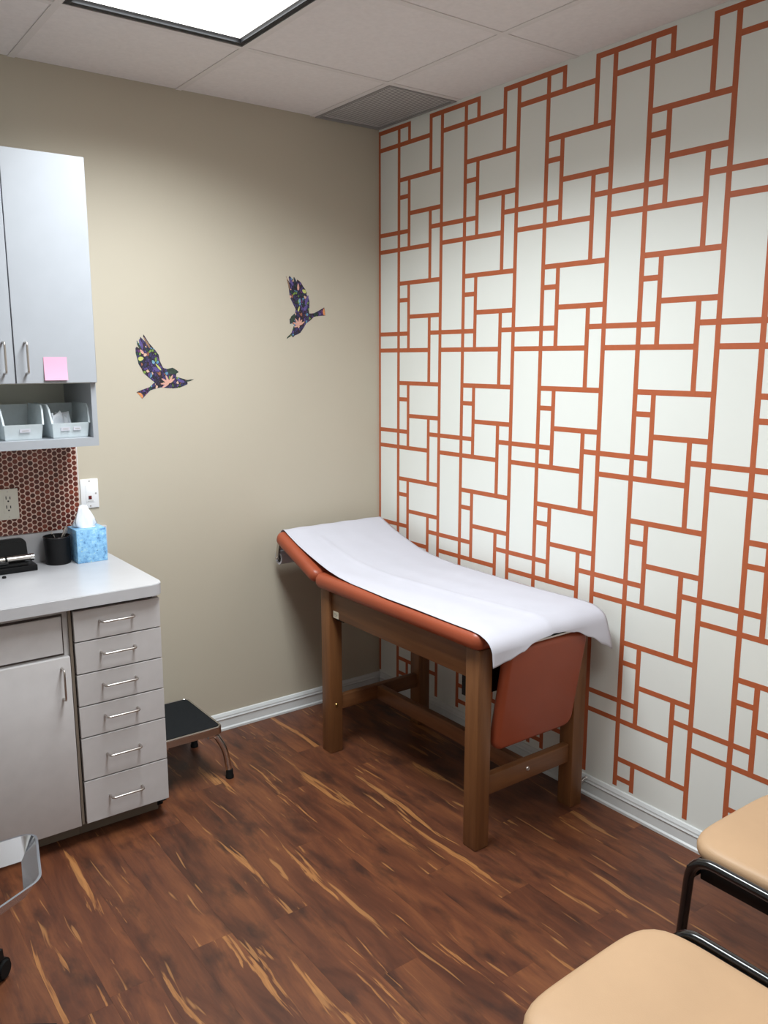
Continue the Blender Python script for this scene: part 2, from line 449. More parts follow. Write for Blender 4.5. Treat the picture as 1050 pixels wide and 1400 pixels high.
def vent():
    x0, x1, y0, y1 = -.343, -.003, -.536, -.003
    r = thing('ceiling_vent', 'grey louvred return air grille in the ceiling corner', 'vent', ((x0+x1)/2, (y0+y1)/2, H))
    for a in ((x0, x0+.012, y0, y1), (x1-.012, x1, y0, y1), (x0+.012, x1-.012, y0, y0+.012), (x0+.012, x1-.012, y1-.012, y1)):
        bx('frame_rail', 'vent_frame', r, *a, H-.004, H+.012)
    bx('backing', 'vent_dark', r, x0, x1, y0, y1, H+.016, H+.02)
    bb = NB(); n = 36
    for i in range(n):
        y = y0+.014+(y1-y0-.028)*(i+.5)/n
        box(bb, x0+.012, x1-.012, y-.0054, y+.0054, H, H+.0012, mtx=Matrix.Translation((0, y, H+.003)) @ Matrix.Rotation(.2, 4, 'X') @ Matrix.Translation((0, -y, -H)))
    o = obj('louvre_slats', bb, 'vent_grey', r); o['kind'] = 'stuff'
vent()

# ------------------------------------------------------------------ exam table
def cushion_box(name, mat, parent, x0, x1, y0, y1, z0, z1, rv, rh, mtx=None):
    bb = NB(); vs = box(bb, x0, x1, y0, y1, z0, z1)
    ve = [e for e in bb.edges if abs(e.verts[0].co.z-e.verts[1].co.z) > .001]
    bmesh.ops.bevel(bb, geom=ve, offset=rv, segments=6, affect='EDGES', profile=.5)
    he = [e for e in bb.edges if (abs(e.verts[0].co.z-z0) < 1e-5 and abs(e.verts[1].co.z-z0) < 1e-5) or (abs(e.verts[0].co.z-z1) < 1e-5 and abs(e.verts[1].co.z-z1) < 1e-5)]
    bmesh.ops.bevel(bb, geom=he, offset=rh, segments=5, affect='EDGES', profile=.5)
    if mtx is not None: bmesh.ops.transform(bb, matrix=mtx, verts=bb.verts[:])
    return obj(name, bb, mat, parent, 60)
HA = math.radians(21.5)                   # headrest tilt
HX = Matrix.Translation((0, -.408, .728)) @ Matrix.Rotation(HA, 4, 'X')
def exam_table():
    r = thing('exam_table', 'wooden exam table with orange vinyl cushions and raised headrest', 'exam table', (-.345, -.91, 0))
    for lx, ly in ((-.615, -.492), (-.615, -1.387), (-.139, -.492), (-.139, -1.387)):
        bx('leg', 'oak_z', r, lx, lx+.062, ly, ly+.064, .0005, .714, bev=.004)
    bx('apron', 'oak_y', r, -.604, -.582, -1.323, -.428, .602, .714, bev=.002)
    bx('apron', 'oak_y', r, -.108, -.086, -1.323, -.428, .602, .714, bev=.002)
    bx('end_stretcher', 'oak_x', r, -.553, -.139, -.477, -.447, .180, .242, bev=.003)
    bx('end_stretcher', 'oak_x', r, -.553, -.139, -1.372, -1.342, .180, .250, bev=.003)
    bx('long_stretcher', 'oak_y', r, -.362, -.332, -1.342, -.477, .178, .240, bev=.003)
    bx('cross_bracket', 'black_plastic', r, -.582, -.108, -.545, -.497, .585, .706)
    bx('cross_bracket', 'black_plastic', r, -.582, -.108, -1.318, -1.27, .520, .706)
    for p, d in (((-.583, -.492, .212), (0, -1, 0)), ((-.355, -1.372, .220), (0, -1, 0))):
        bb = NB(); q = Vector(p)+Vector(d)*.004; cyl(bb, p, q, .0085, .006, 14); obj('bolt', bb, 'brass' if p[1] > -1 else 'steel', r, 30)
    tg = bx('tag_plate', 'tan_label', r, -.6052, -.604, -.545, -.508, .604, .632)
    for z in (.6235, .618, .6125): bx('print_line', 'print_grey', tg, -.6056, -.6052, -.539, -.514, z-.0012, z+.0012)
    cushion_box('main_cushion', 'orange_vinyl', r, -.641, -.049, -1.405, -.408, .7145, .776, .035, .026)
    cushion_box('headrest_cushion', 'orange_vinyl', r, -.641, -.049, .002, .350, -.008, .05, .035, .025, HX)
    FX = Matrix.Translation((0, -1.428, .716)) @ Matrix.Rotation(math.radians(-80.5), 4, 'X')
    cushion_box('foot_cushion', 'orange_vinyl', r, -.536, -.146, 0, .385, -.022, .022, .045, .019, FX @ Matrix.Identity(4))
    # steel hinge bars showing under the paper at the drop end
    bx('hinge_bar', 'steel', r, -.50, -.18, -1.440, -1.407, .7165, .7225)
    bx('hinge_bar', 'black_plastic', r, -.51, -.17, -1.432, -1.407, .7225, .732)
    # headrest underside bracket carrying the roll
    for x in (-.612, -.085):
        bb = NB(); sweep(bb, [(x, -.082, .835), (x, -.062, .765)], [(-.004, -.009), (.004, -.009), (.004, .009), (-.004, .009)], up=(0, 1, 0)); obj('roll_bracket', bb, 'steel', r)
    bb = NB(); cyl(bb, (-.618, -.062, .768), (-.079, -.062, .768), .006); obj('roll_rod', bb, 'steel', r, 40)
exam_table()

def exam_paper():
    r = thing('exam_table_paper', 'white crinkled paper sheet draped over the orange exam table', 'paper', (-.34, -.9, .776))
    path = [(-.060, .799), (-.070, .835), (-.079, .868), (-.088, .893), (-.105, .9045), (-.125, .9015), (-.16, .886), (-.24, .8555), (-.32, .831), (-.40, .8095), (-.48, .794), (-.56, .7845), (-.66, .7790), (-.9, .778), (-1.15, .778), (-1.36, .7785), (-1.40, .775), (-1.432, .764), (-1.452, .748), (-1.4605, .728)]
    P = [Vector((0, y, z)) for y, z in path]
    # resample evenly
    L = [0]
    for a, c in zip(P, P[1:]): L.append(L[-1]+(c-a).length)
    def at(s):
        for i in range(len(L)-1):
            if s <= L[i+1] or i == len(L)-2:
                return P[i].lerp(P[i+1], (s-L[i])/(L[i+1]-L[i]))
    ns, nt = 110, 44
    bb = NB(); grid = []
    def hang(t):      # length hanging below z=.728 across the width
        pts = [(0, .046), (.12, .036), (.24, .020), (.33, .005), (.40, .001), (.58, .001), (.70, .012), (.82, .04), (.93, .075), (1, .095)]
        for (a, va), (c, vc) in zip(pts, pts[1:]):
            if t <= c: k = (t-a)/(c-a); k = k*k*(3-2*k); return va+(vc-va)*k
        return pts[-1][1]
    rnd = random.Random(3)
    wr = [(rnd.uniform(0, 6.28), rnd.uniform(6, 26), rnd.uniform(-18, 18), rnd.uniform(.00015, .0005)) for _ in range(14)]
    for i in range(ns+1):
        s = L[-1]*i/ns; p = at(s); row = []
        for j in range(nt+1):
            t = j/nt
            y = p.y
            xl = -.606-.022*min(1, max(0, (-y-.40)/.5)); xr = -.078+.010*min(1, max(0, (-y-1.2)/.15))
            x = xl+(xr-xl)*t
            z = p.z+sum(a*math.sin(ph+fx*x*2.2+fy*y*1.1) for ph, fx, fy, a in wr)*.7+.0012
            # the sheet lifts a little over the far side near the drop end, sags a touch at the near edge
            k = max(0, (-y-1.0)/.4)
            z += .007*k*math.sin(PI*min(1, max(0, (t-.25)/.75)))
            # long shallow fold
            z += .004*math.exp(-((x+.40+.10*(y+.9))/.012)**2)*(1 if y < -.2 else 0)
            row.append(bb.verts.new((x, y, z)))
        grid.append(row)
    for q in range(1, 9):          # the drop
        row = []
        for j in range(nt+1):
            t = j/nt; v0 = grid[ns][j].co; h = hang(t)*q/8
            wob = .010*math.sin(t*11+1)*(h/.1)
            row.append(bb.verts.new((v0.x+.01*(t-.5)*h/.1, v0.y-.006*min(1, h*20)-.012*h/.1+wob, v0.z-h)))
        grid.append(row)
    for a, c in zip(grid, grid[1:]):
        for j in range(nt): bb.faces.new((a[j], a[j+1], c[j+1], c[j]))
    o = obj('paper_sheet', bb, 'white_paper', r, 180)
    md = o.modifiers.new('thickness', 'SOLIDIFY'); md.thickness = .0006; md.offset = 1
    bb = NB()
    n = 28; R, r0, xa, xb = .030, .0215, -.605, -.095
    prof = [(R, xa), (R, xb), (r0, xb), (r0, xa)]
    rings = [[bb.verts.new((x, -.062+rr*math.cos(2*PI*k/n), .768+rr*math.sin(2*PI*k/n))) for k in range(n)] for rr, x in prof]
    for a, c in zip(rings, rings[1:]+rings[:1]):
        for k in range(n): bb.faces.new((a[k], a[(k+1) % n], c[(k+1) % n], c[k]))
    obj('paper_roll', bb, 'white_paper', r, 40)
    bb = NB(); cyl(bb, (-.600, -.062, .768), (-.1, -.062, .768), .021, seg=20); obj('roll_core', bb, 'slot_dark', r, 40)
exam_paper()

# ------------------------------------------------------------------ base cabinets and worktop
YD, YB = -.56, -.001         # drawer fronts, back of the boxes
ZT = .886
def pull(parent, a, b, out, mat='steel'):
    """a, b: feet on the front; out: vector of stand-off"""
    a, b, out = Vector(a), Vector(b), Vector(out); bb = NB()
    tube(bb, fillet([a, a+out, b+out, b], .012, 5), .0036, 8); return obj('handle', bb, mat, parent, 60)
def drawer_cabinet():
    x0, x1 = -1.655, -1.357
    r = thing('drawer_cabinet', 'grey laminate base cabinet with six drawers beside the step stool', 'cabinet', ((x0+x1)/2, -.3, 0))
    bx('body', 'gap_dark', r, x0+.004, x1-.018, -.54, YB, .072, .845)
    bx('side_panel', 'laminate', r, x1-.018, x1, -.541, YB, .072, .845)
    bx('toe_kick', 'kick_grey', r, x0, x1-.012, -.478, -.42, .0005, .072)
    zs = [.832, .724, .612, .4985, .3865, .231, .0745]
    for za, zb in zip(zs, zs[1:]):
        d = bx('drawer_front', 'laminate', r, x0+.004, x1, YD, -.5415, zb+.0022, za-.0022, bev=.0008, seg=1)
        zh = (za+zb)/2+.009
        if za-zb > .14: zh = (za+zb)/2+.004
        pull(d, (-1.568, YD, zh), (-1.455, YD, zh), (0, -.03, 0))
    bb = NB(); cyl(bb, (-1.372, -.47, .024), (-1.352, -.47, .024), .013, seg=14); obj('levelling_foot', bb, 'rubber', r, 40)
drawer_cabinet()
def door_cabinet():
    x0, x1 = -2.555, -1.656
    r = thing('door_cabinet', 'grey laminate base cabinet with door and recessed drawer panel', 'cabinet', ((x0+x1)/2, -.3, 0))
    bx('body', 'laminate', r, x0, x1-.001, -.54, YB, .072, .845)
    bx('toe_kick', 'kick_grey', r, x0, x1, -.478, -.42, .0005, .072)
    for a, c in ((-2.105, -1.669), (-2.546, -2.110)):
        d = bx('door', 'laminate', r, a, c, YD, -.5412, .0745, .682, bev=.002, seg=2)
        hx = c-.03 if c > -2 else a+.03
        pull(d, (hx, YD, .544), (hx, YD, .649), (0, -.03, 0))
        bx('drawer_panel', 'laminate', r, a, c-.018, -.548, -.5412, .694, .819)
        bx('shadow_gap', 'gap_dark', r, a-.004, c-.013, -.5425, -.5402, .686, .826)
    bx('edge_strip', 'kick_grey', r, -1.665, -1.6562, -.552, -.5412, .0745, .845)
door_cabinet()
def worktop():
    r = thing('worktop', 'pale grey laminate worktop with rounded corner over the cabinets', 'worktop', (-1.95, -.29, ZT-.04))
    bb = NB(); prism(bb, rrect(-2.57, -1.346, -.587, YB, .045, 8, (0, 0, 0, 1)), lambda a, c, d: (a, c, d), ZT-.040, ZT)
    es = [e for e in bb.edges if all(abs(v.co.z-ZT) < 1e-6 for v in e.verts)]
    bmesh.ops.bevel(bb, geom=es, offset=.002, segments=2, affect='EDGES'); obj('slab', bb, 'worktop', r, 40)
    bx('backsplash', 'worktop', r, -2.57, -1.348, -.0195, YB, ZT, .998, bev=.002)
worktop()

def penny_panel():
    x0, x1, z0, z1 = -2.50, -1.4445, .999, 1.3445
    r = thing('tile_panel', 'round brown penny tiles in pale grout between worktop and wall cabinet', 'tile panel', ((x0+x1)/2, 0, z0))
    bx('grout_bed', 'grout', r, x0, x1, -.006, 0, z0, z1)
    bb = NB(); px, pz, rad, n = .0177, .0203, .0090, 14
    i = 0; x = x1-.0098
    while x > x0+rad:
        z = z1-.0115-(pz/2 if i % 2 else 0)
        if i % 2 : z += pz
        while z > z0-rad*.3:
            ring = []
            top = []
            for k in range(n):
                a = 2*PI*k/n; zz = min(max(z+rad*math.sin(a), z0), z1)
                ring.append(bb.verts.new((x+rad*math.cos(a), -.006, zz)))
                zt = min(max(z+rad*.86*math.sin(a), z0), z1); top.append(bb.verts.new((x+rad*.86*math.cos(a), -.0085, zt)))
            for k in range(n): bb.faces.new((ring[k], ring[(k+1) % n], top[(k+1) % n], top[k]))
            bb.faces.new(top)
            z -= pz
        x -= px; i += 1
    bmesh.ops.dissolve_degenerate(bb, dist=1e-6, edges=bb.edges[:])
    o = obj('penny_tiles', bb, 'penny_tile', r); o['kind'] = 'stuff'
    bx('edge_trim', 'grid_metal', r, x1, x1+.003, -.009, 0, z0, z1)
penny_panel()

def wall_plates():
    r = thing('power_outlet', 'ivory duplex power outlet set into the penny tiles', 'outlet', (-1.70, -.0088, 1.06))
    x0, x1, z0, z1 = -1.739, -1.667, 1.060, 1.174
    p = bx('cover_plate', 'ivory_plastic', r, x0, x1, -.0145, -.0088, z0, z1, bev=.002)
    bx('receptacle_face', 'ivory_plastic', r, -1.7195, -1.6865, -.0165, -.0145, 1.083, 1.151, bev=.0008)
    for zc in (1.134, 1.100):
        for dx, w_, h_ in ((-.0068, .0034, .012), (.0068, .0034, .010)):
            bx('slot', 'slot_dark', p, -1.703+dx-w_/2, -1.703+dx+w_/2, -.0169, -.0164, zc+.002, zc+.002+h_)
        bb = NB(); cyl(bb, (-1.703, -.0164, zc-.005), (-1.703, -.0169, zc-.005), .0034, seg=10); obj('slot', bb, 'slot_dark', p)
    for zc in (1.164, 1.070):
        bb = NB(); cyl(bb, (-1.703, -.0145, zc), (-1.703, -.0155, zc), .0028, seg=10); obj('screw', bb, 'steel', p, 40)
    r = thing('wall_switch', 'white wall switch plate with small dark red button', 'switch', (-1.402, 0, 1.071))
    x0, x1, z0, z1 = -1.437, -1.368, 1.071, 1.185
    p = bx('cover_plate', 'white_plastic', r, x0, x1, -.006, 0, z0, z1, bev=.002)
    d = bx('rocker', 'white_plastic', r, -1.418, -1.386, -.0075, -.006, 1.094, 1.162, bev=.0006)
    bx('button', 'red_plastic', r, -1.4085, -1.3965, -.0095, -.0075, 1.106, 1.1195, bev=.0006)
    bx('label_line', 'print_grey', d, -1.412, -1.391, -.0079, -.0075, 1.0975, 1.099)
    for zc in (1.177, 1.079):
        bb = NB(); cyl(bb, (-1.402, -.006, zc), (-1.402, -.007, zc), .0026, seg=10); obj('screw', bb, 'steel', p, 40)
    bb = NB(); cyl(bb, (-1.379, -.006, 1.128), (-1.379, -.0075, 1.128), .0024, seg=10); obj('pin', bb, 'steel', p, 40)
wall_plates()

# ------------------------------------------------------------------ wall cabinet, bins, note
def wall_cabinet():
    x0, x1, z0, z1, yf = -1.985, -1.458, 1.3455, 2.296, -.330
    r = thing('wall_cabinet', 'white laminate wall cabinet with two doors above an open cubby', 'cabinet', ((x0+x1)/2, -.165, z0))
    t = .018
    bx('side_panel', 'upper_lam', r, x1-t, x1, yf, YB, z0, z1-.002)
    bx('side_panel', 'upper_lam', r, x0, x0+t, yf, YB, z0, z1-.002)
    bx('bottom_panel', 'upper_lam', r, x0+t, x1-t, yf, YB, z0, 1.3745)
    bx('cubby_top', 'cabinet_inside', r, x0+t, x1-t, yf, YB, 1.562, 1.580)
    bx('back_panel', 'cabinet_inside', r, x0+t, x1-t, -.012, YB, 1.3745, z1-.02)
    bx('top_panel', 'upper_lam', r, x0+t, x1-t, yf, YB, z1-.02, z1-.002)
    for a, c in ((-1.7195, x1), (x0, -1.7225)):
        d = bx('door', 'upper_lam', r, a, c, yf-.019, yf-.0008, 1.5645, z1, bev=.0012, seg=1)
        hx = a+.033 if c == x1 else c-.032
        pull(d, (hx, yf-.019, 1.598), (hx, yf-.019, 1.697), (0, -.03, 0))
wall_cabinet()

def bins():
    def bin_(xc, label, contents):
        z0, yf, yb = 1.3752, -.307, -.115
        r = thing('storage_bin', label, 'bin', (xc, (yf+yb)/2, z0), 'clear bins in the cubby')
        wb, wt, t = .058, .0675, .003
        def X(s, z): return xc+s*(wb+(wt-wb)*(z-z0)/.112)
        # base
        bb = NB(); box(bb, xc-wb, xc+wb, yf+.012, yb, z0, z0+t); base = obj('base', bb, 'clear_bin', r)
        for s in (-1, 1):
            prof = [(yf+.010, z0+t), (yb, z0+t), (yb, z0+.112), (yf+.035, z0+.112), (yf+.018, z0+.098), (yf, z0+.050)]
            bb = NB()
            prism(bb, prof, lambda a, c, d: (X(s, c)-s*d, a, c), 0, t)
            obj('side_wall', bb, 'clear_bin', r)
            bb = NB()     # thick lip along the opening
            sweep(bb, [(X(s, z), y, z) for y, z in ((yf-.001, z0+.050), (yf+.018, z0+.098), (yf+.035, z0+.1125), (yb, z0+.1125))], [(-.003, -.003), (.003, -.003), (.003, .003), (-.003, .003)], up=(1, 0, 0))
            obj('rim', bb, 'clear_bin', r)
        bb = NB(); f1 = [(X(-1, z0+.05)+.002, yf, z0+.052), (X(1, z0+.05)-.002, yf, z0+.052), (X(1, z0)-.002, yf+.011, z0+t), (X(-1, z0)+.002, yf+.011, z0+t)]
        A = [bb.verts.new(p) for p in f1]; B = [bb.verts.new((p[0], p[1]+t, p[2])) for p in f1]
        bb.faces.new(A); bb.faces.new(B[::-1])
        for k in range(4): bb.faces.new((A[k], B[k], B[(k+1) % 4], A[(k+1) % 4]))
        obj('front_wall', bb, 'clear_bin', r)
        bb = NB(); box(bb, xc-.062, xc+.062, yb-.003, yb, z0+t, z0+.112); obj('back_wall', bb, 'clear_bin', r)
        for lx, lw in contents:
            l = bx('paper_label', 'white_paper', r, xc+lx-lw/2, xc+lx+lw/2, yf+.0015, yf+.0030, z0+.026, z0+.0375)
            bx('print_line', 'print_grey', l, xc+lx-lw*.28, xc+lx+lw*.34, yf+.0012, yf+.0016, z0+.0305, z0+.0325)
            for q in (l, l.children[0]): pass
        return r
    bin_(-1.6985, 'empty clear plastic bin with one paper label, next to the packet bin', [(.004, .034)])
    bin_(-1.5435, 'clear plastic bin with two paper labels, holding white packets', [(-.019, .030), (.021, .026)])
    bin_(-1.8505, 'clear plastic bin below the second cabinet door, two bins from the packets', [(.0, .034)])
    rnd = random.Random(5)
    for k in range(4):
        bb = NB(); w_, h_ = .052, .07
        n = 6
        G = [[bb.verts.new((w_*(i/n-.5), .0016*math.sin(i*1.3+j)+.002*math.sin(j*.9+k), h_*(j/n-.5))) for j in range(n+1)] for i in range(n+1)]
        for i in range(n):
            for j in range(n): bb.faces.new((G[i][j], G[i+1][j], G[i+1][j+1], G[i][j+1]))
        r_ = bmesh.ops.extrude_face_region(bb, geom=bb.faces[:])
        for v in [g for g in r_['geom'] if isinstance(g, bmesh.types.BMVert)]: v.co.y += .0025
        cx = -1.585+.0135*k if k else -1.592
        m = Matrix.Translation((cx+(.006 if k else 0), -.248+.017*k, 1.4205+.003*(k % 2))) @ Matrix.Rotation((.32, -.38, .30, -.25, .36)[k] if k else .0, 4, 'Y') @ Matrix.Rotation((-.25, .45, -.3, .3, -.2)[k], 4, 'X') @ Matrix.Rotation((PI/2 if k == 0 else (-.2, .35, .1, -.3, .2)[k]), 4, 'Z')
        bmesh.ops.transform(bb, matrix=m, verts=bb.verts[:])
        o = obj('sealed_packet', bb, 'tissue', None, 180)
        tag(o, 'small white sealed packet standing in the bin with two labels', 'packet', 'packets in the bin')
bins()

def sticky_note():
    bb = NB(); x0, x1, z0, z1, y = -1.632, -1.557, 1.574, 1.650, -.3498
    n = 8
    rows = []
    for j in range(n+1):
        t = j/n; off = .006*(1-t)**2
        rows.append([bb.verts.new((x0+(x1-x0)*i/4+.001*t, y-off, z0+(z1-z0)*t)) for i in range(5)])
    for a, c in zip(rows, rows[1:]):
        for i in range(4): bb.faces.new((a[i], a[i+1], c[i+1], c[i]))
    e = bmesh.ops.extrude_face_region(bb, geom=bb.faces[:])
    for v in [g for g in e['geom'] if isinstance(g, bmesh.types.BMVert)]: v.co.y -= .0012
    tag(obj('sticky_note', bb, 'pink_paper', None, 40), 'pink square sticky notes stuck on the wall cabinet door', 'sticky note')
sticky_note()

# ------------------------------------------------------------------ things on the worktop
def tissue_box():
    x0, x1, y0, y1, z0, z1 = -1.502, -1.390, -.138, -.026, ZT, ZT+.127
    r = thing('tissue_box', 'blue patterned cube tissue box with a white tissue pulled up', 'tissue box', ((x0+x1)/2, (y0+y1)/2, z0))
    bx('carton', 'blue_print', r, x0, x1, y0, y1, z0+.0003, z1, bev=.0015)
    xc, yc = (x0+x1)/2, (y0+y1)/2
    bb = NB(); prism(bb, [(xc+.034*math.cos(2*PI*k/24), yc+.02*math.sin(2*PI*k/24)) for k in range(24)], lambda a, c, d: (a, c, d), z1, z1+.0008); obj('opening_film', bb, 'white_plastic', r)
    bb = NB(); n = 28; rows = []
    prof = [(.0, .030, .016), (.010, .040, .015), (.03, .034, .013), (.05, .026, .010), (.066, .019, .007), (.082, .014, .003)]
    for h, a, c in prof:
        row = []
        for k in range(n):
            th = 2*PI*k/n; f = 1+.18*math.sin(5*th+h*40)+.1*math.sin(9*th)
            row.append(bb.verts.new((xc-.006+a*f*math.cos(th)-.04*h, yc+c*f*math.sin(th), z1+.0009+h+.005*math.sin(3*th+1)*h/.08)))
        rows.append(row)
    for a, c in zip(rows, rows[1:]):
        for k in range(n): bb.faces.new((a[k], a[(k+1) % n], c[(k+1) % n], c[k]))
    bb.faces.new(rows[-1])
    obj('tissue', bb, 'tissue', r, 180)
tissue_box()
def pen_cup():
    cx, cy = -1.556, -.074
    r = thing('pen_cup', 'black wire mesh pen cup beside the blue tissue box', 'pen cup', (cx, cy, ZT))
    bb = NB(); rr = lathe(bb, [(.0440, ZT+.0005), (.0445, ZT+.006), (.0475, ZT+.098), (.0490, ZT+.102), (.0475, ZT+.104), (.0455, ZT+.098), (.0425, ZT+.004)], cx, cy, 32)
    bb.faces.new(rr[0][::-1]); bb.faces.new(rr[-1]); obj('cup', bb, 'black_mesh', r, 60)
    bb = NB(); tube(bb, [(cx+.048*math.cos(2*PI*k/32), cy+.048*math.sin(2*PI*k/32), ZT+.1035) for k in range(32)], .0022, 6, True); obj('rim', bb, 'black_metal', r, 60)
    for k, (a, tx, ty, mt, lb) in enumerate(((.2, .030, -.012, 'steel', 'silver pen leaning in the mesh cup'), (2.4, -.012, .016, 'black_plastic', 'black pen leaning in the mesh cup'))):
        base = Vector((cx-.018*math.cos(a), cy-.015*math.sin(a), ZT+.006)); tip = Vector((cx+tx, cy+ty, ZT+(.132, .110)[k]))
        p = thing('pen', lb, 'pen', base)
        bb = NB(); cyl(bb, base+Vector((0, 0, .002)), tip, .0042, seg=12); obj('barrel', bb, mt, p, 40)
        d = (tip-base).normalized()
        bb = NB(); cyl(bb, tip, tip+d*.008, .0028, seg=10); obj('push_button', bb, 'steel', p, 40)
        bb = NB(); cyl(bb, tip+Vector((.0045, -.003, -.002)), tip+Vector((.0045, -.003, -.002))-d*.03, .0014, seg=8); obj('clip', bb, 'steel', p, 40)
pen_cup()
def scope_case():
    r = thing('diagnostic_case', 'open black case holding a silver otoscope handle on worktop', 'case', (-1.76, -.1, ZT))
    x0, x1 = -1.885, -1.648
    # tray: a shell with a raised rim
    bb = NB(); box(bb, x0, x1, -.145, -.060, ZT+.0005, ZT+.022, bev=.003); obj('tray', bb, 'black_plastic', r, 40)
    bx('insert', 'rubber', r, x0+.008, x1-.03, -.138, -.068, ZT+.022, ZT+.031, bev=.003)
    bb = NB(); prism(bb, rrect(x0, x1-.010, 0, .082, .022, 6, (1, 1, 0, 0)), lambda a, c, d: (a, -.058+.25*c+d, ZT+.0225+c), 0, .014)
    es = [e for e in bb.edges if e.calc_length() > .001]
    lid = obj('lid', bb, 'black_plastic', r, 40)
    bb = NB(); prism(bb, rrect(x0+.012, x1-.022, .010, .072, .014, 6, (1, 1, 1, 1)), lambda a, c, d: (a, -.058+.25*c+d, ZT+.0225+c), -.0025, 0); obj('lid_pad', bb, 'black_plastic', lid, 40)
    h = thing('otoscope', 'silver otoscope lying in the open black case', 'otoscope', (-1.72, -.112, ZT+.031))
    a, zc = -.112, ZT+.046
    bb = NB(); cyl(bb, (-1.80, a, zc), (-1.664, a, zc), .0115, seg=20); obj('grip', bb, 'steel', h, 40)
    bb = NB(); cyl(bb, (-1.664, a, zc), (-1.652, a, zc), .0135, seg=20); obj('end_cap', bb, 'chrome', h, 40)
    bb = NB(); cyl(bb, (-1.752, a, zc), (-1.744, a, zc), .0122, seg=20); obj('collar', bb, 'black_plastic', h, 40)
    bb = NB(); cyl(bb, (-1.82, a, zc), (-1.80, a, zc), .009, .0115, seg=20); obj('neck', bb, 'chrome', h, 40)
    s = thing('ear_speculum', 'small black cone with chrome ring in the open case', 'speculum', (-1.765, -.128, ZT+.031))
    bb = NB(); cyl(bb, (-1.79, -.1335, ZT+.0415), (-1.745, -.1335, ZT+.038), .0095, .0045, 16); obj('cone', bb, 'black_metal', s, 40)
    bb = NB(); cyl(bb, (-1.797, -.1335, ZT+.0415), (-1.79, -.1335, ZT+.0415), .0102, seg=16); obj('ring', bb, 'chrome', s, 40)
    # small dark cap lying in front
    bb = NB(); rr = lathe(bb, [(.006, ZT+.0003), (.0075, ZT+.003), (.006, ZT+.007), (.003, ZT+.008)], -1.775, -.195, 14); bb.faces.new(rr[0][::-1]); bb.faces.new(rr[-1])
    tag(obj('specula_cap', bb, 'rubber', None, 40), 'tiny black cap lying on the worktop in front of the case', 'cap')
scope_case()

# ------------------------------------------------------------------ step stool
def step_stool():
    x0, x1, y0, y1, z = -1.348, -1.071, -.422, -.078, .226
    r = thing('step_stool', 'low step stool with black ribbed mat and chrome legs beside drawers', 'step stool', ((x0+x1)/2, (y0+y1)/2, 0))
    bb = NB(); prism(bb, rrect(x0, x1, y0, y1, .022, 5), lambda a, c, d: (a, c, d), z-.030, z-.003); obj('platform', bb, 'steel', r, 40)
    bb = NB(); tube(bb, [Vector((a, c, z-.003)) for a, c in rrect(x0+.0035, x1-.0035, y0+.0035, y1-.0035, .02, 6)], .0045, 8, True); obj('rim', bb, 'chrome', r, 60)
    bb = NB(); prism(bb, rrect(x0+.010, x1-.010, y0+.010, y1-.010, .016, 5), lambda a, c, d: (a, c, d), z-.003, z+.001); obj('mat', bb, 'mat_black', r, 40)
    for sx, sy in ((1, -1), (1, 1), (-1, -1), (-1, 1)):
        cx, cy = (x1-.035 if sx > 0 else x0+.035), (y0+.022 if sy < 0 else y1-.028)
        fx = x1+.022 if sx > 0 else x0+.018
        fy = cy-.02 if sy < 0 else cy+.024
        pts = fillet([(cx-sx*.02, cy, z-.036), (cx+sx*.012 if sx > 0 else cx-.004, cy, z-.038), (fx-sx*.010, (cy+fy)/2, .12), (fx, fy, .02)], .06, 8)
        bb = NB(); tube(bb, pts, .0122, 12); lg = obj('leg', bb, 'chrome', r, 60)
        bb = NB(); rr = lathe(bb, [(.0165, .0005), (.0165, .010), (.0145, .016), (.0135, .036), (.0108, .038)], fx, fy, 16); bb.faces.new(rr[0][::-1]); bb.faces.new(rr[-1]); obj('rubber_foot', bb, 'rubber', lg, 40)
step_stool()

# ------------------------------------------------------------------ guest chairs
def pad(bm, w, d, z0, z1, ex=3.2, crown=.012, n=48, front=.0):
    """soft pad: superellipse plan, rounded rim, crowned top (local, centred)"""
    prof = [(.0, 0, 0), (.93, 0, 0), (.985, .10, 0), (1.0, .35, 0), (1.0, .6, 0), (.988, .80, 0), (.955, .95, .05), (.90, 1.0, .2), (.75, 1.0, .55), (.5, 1.0, .85), (.25, 1.0, .97)]
    rings = []
    for s, h, c in prof[1:]:
        ring = []
        for k in range(n):
            a = 2*PI*k/n; ca, sa = math.cos(a), math.sin(a)
            q = (abs(ca)**ex+abs(sa)**ex)**(-1/ex)
            x, y = w/2*s*q*ca, d/2*s*q*sa
            ring.append(bm.verts.new((x*(1+front*y/d), y, z0+(z1-z0)*h+crown*c)))
        rings.append(ring)
    for a, b in zip(rings, rings[1:]):
        for k in range(n): bm.faces.new((a[k], a[(k+1) % n], b[(k+1) % n], b[k]))
    bm.faces.new(rings[0][::-1])
    top = bm.verts.new((0, 0, z1+crown))
    for k in range(n): bm.faces.new((rings[-1][k], rings[-1][(k+1) % n], top))
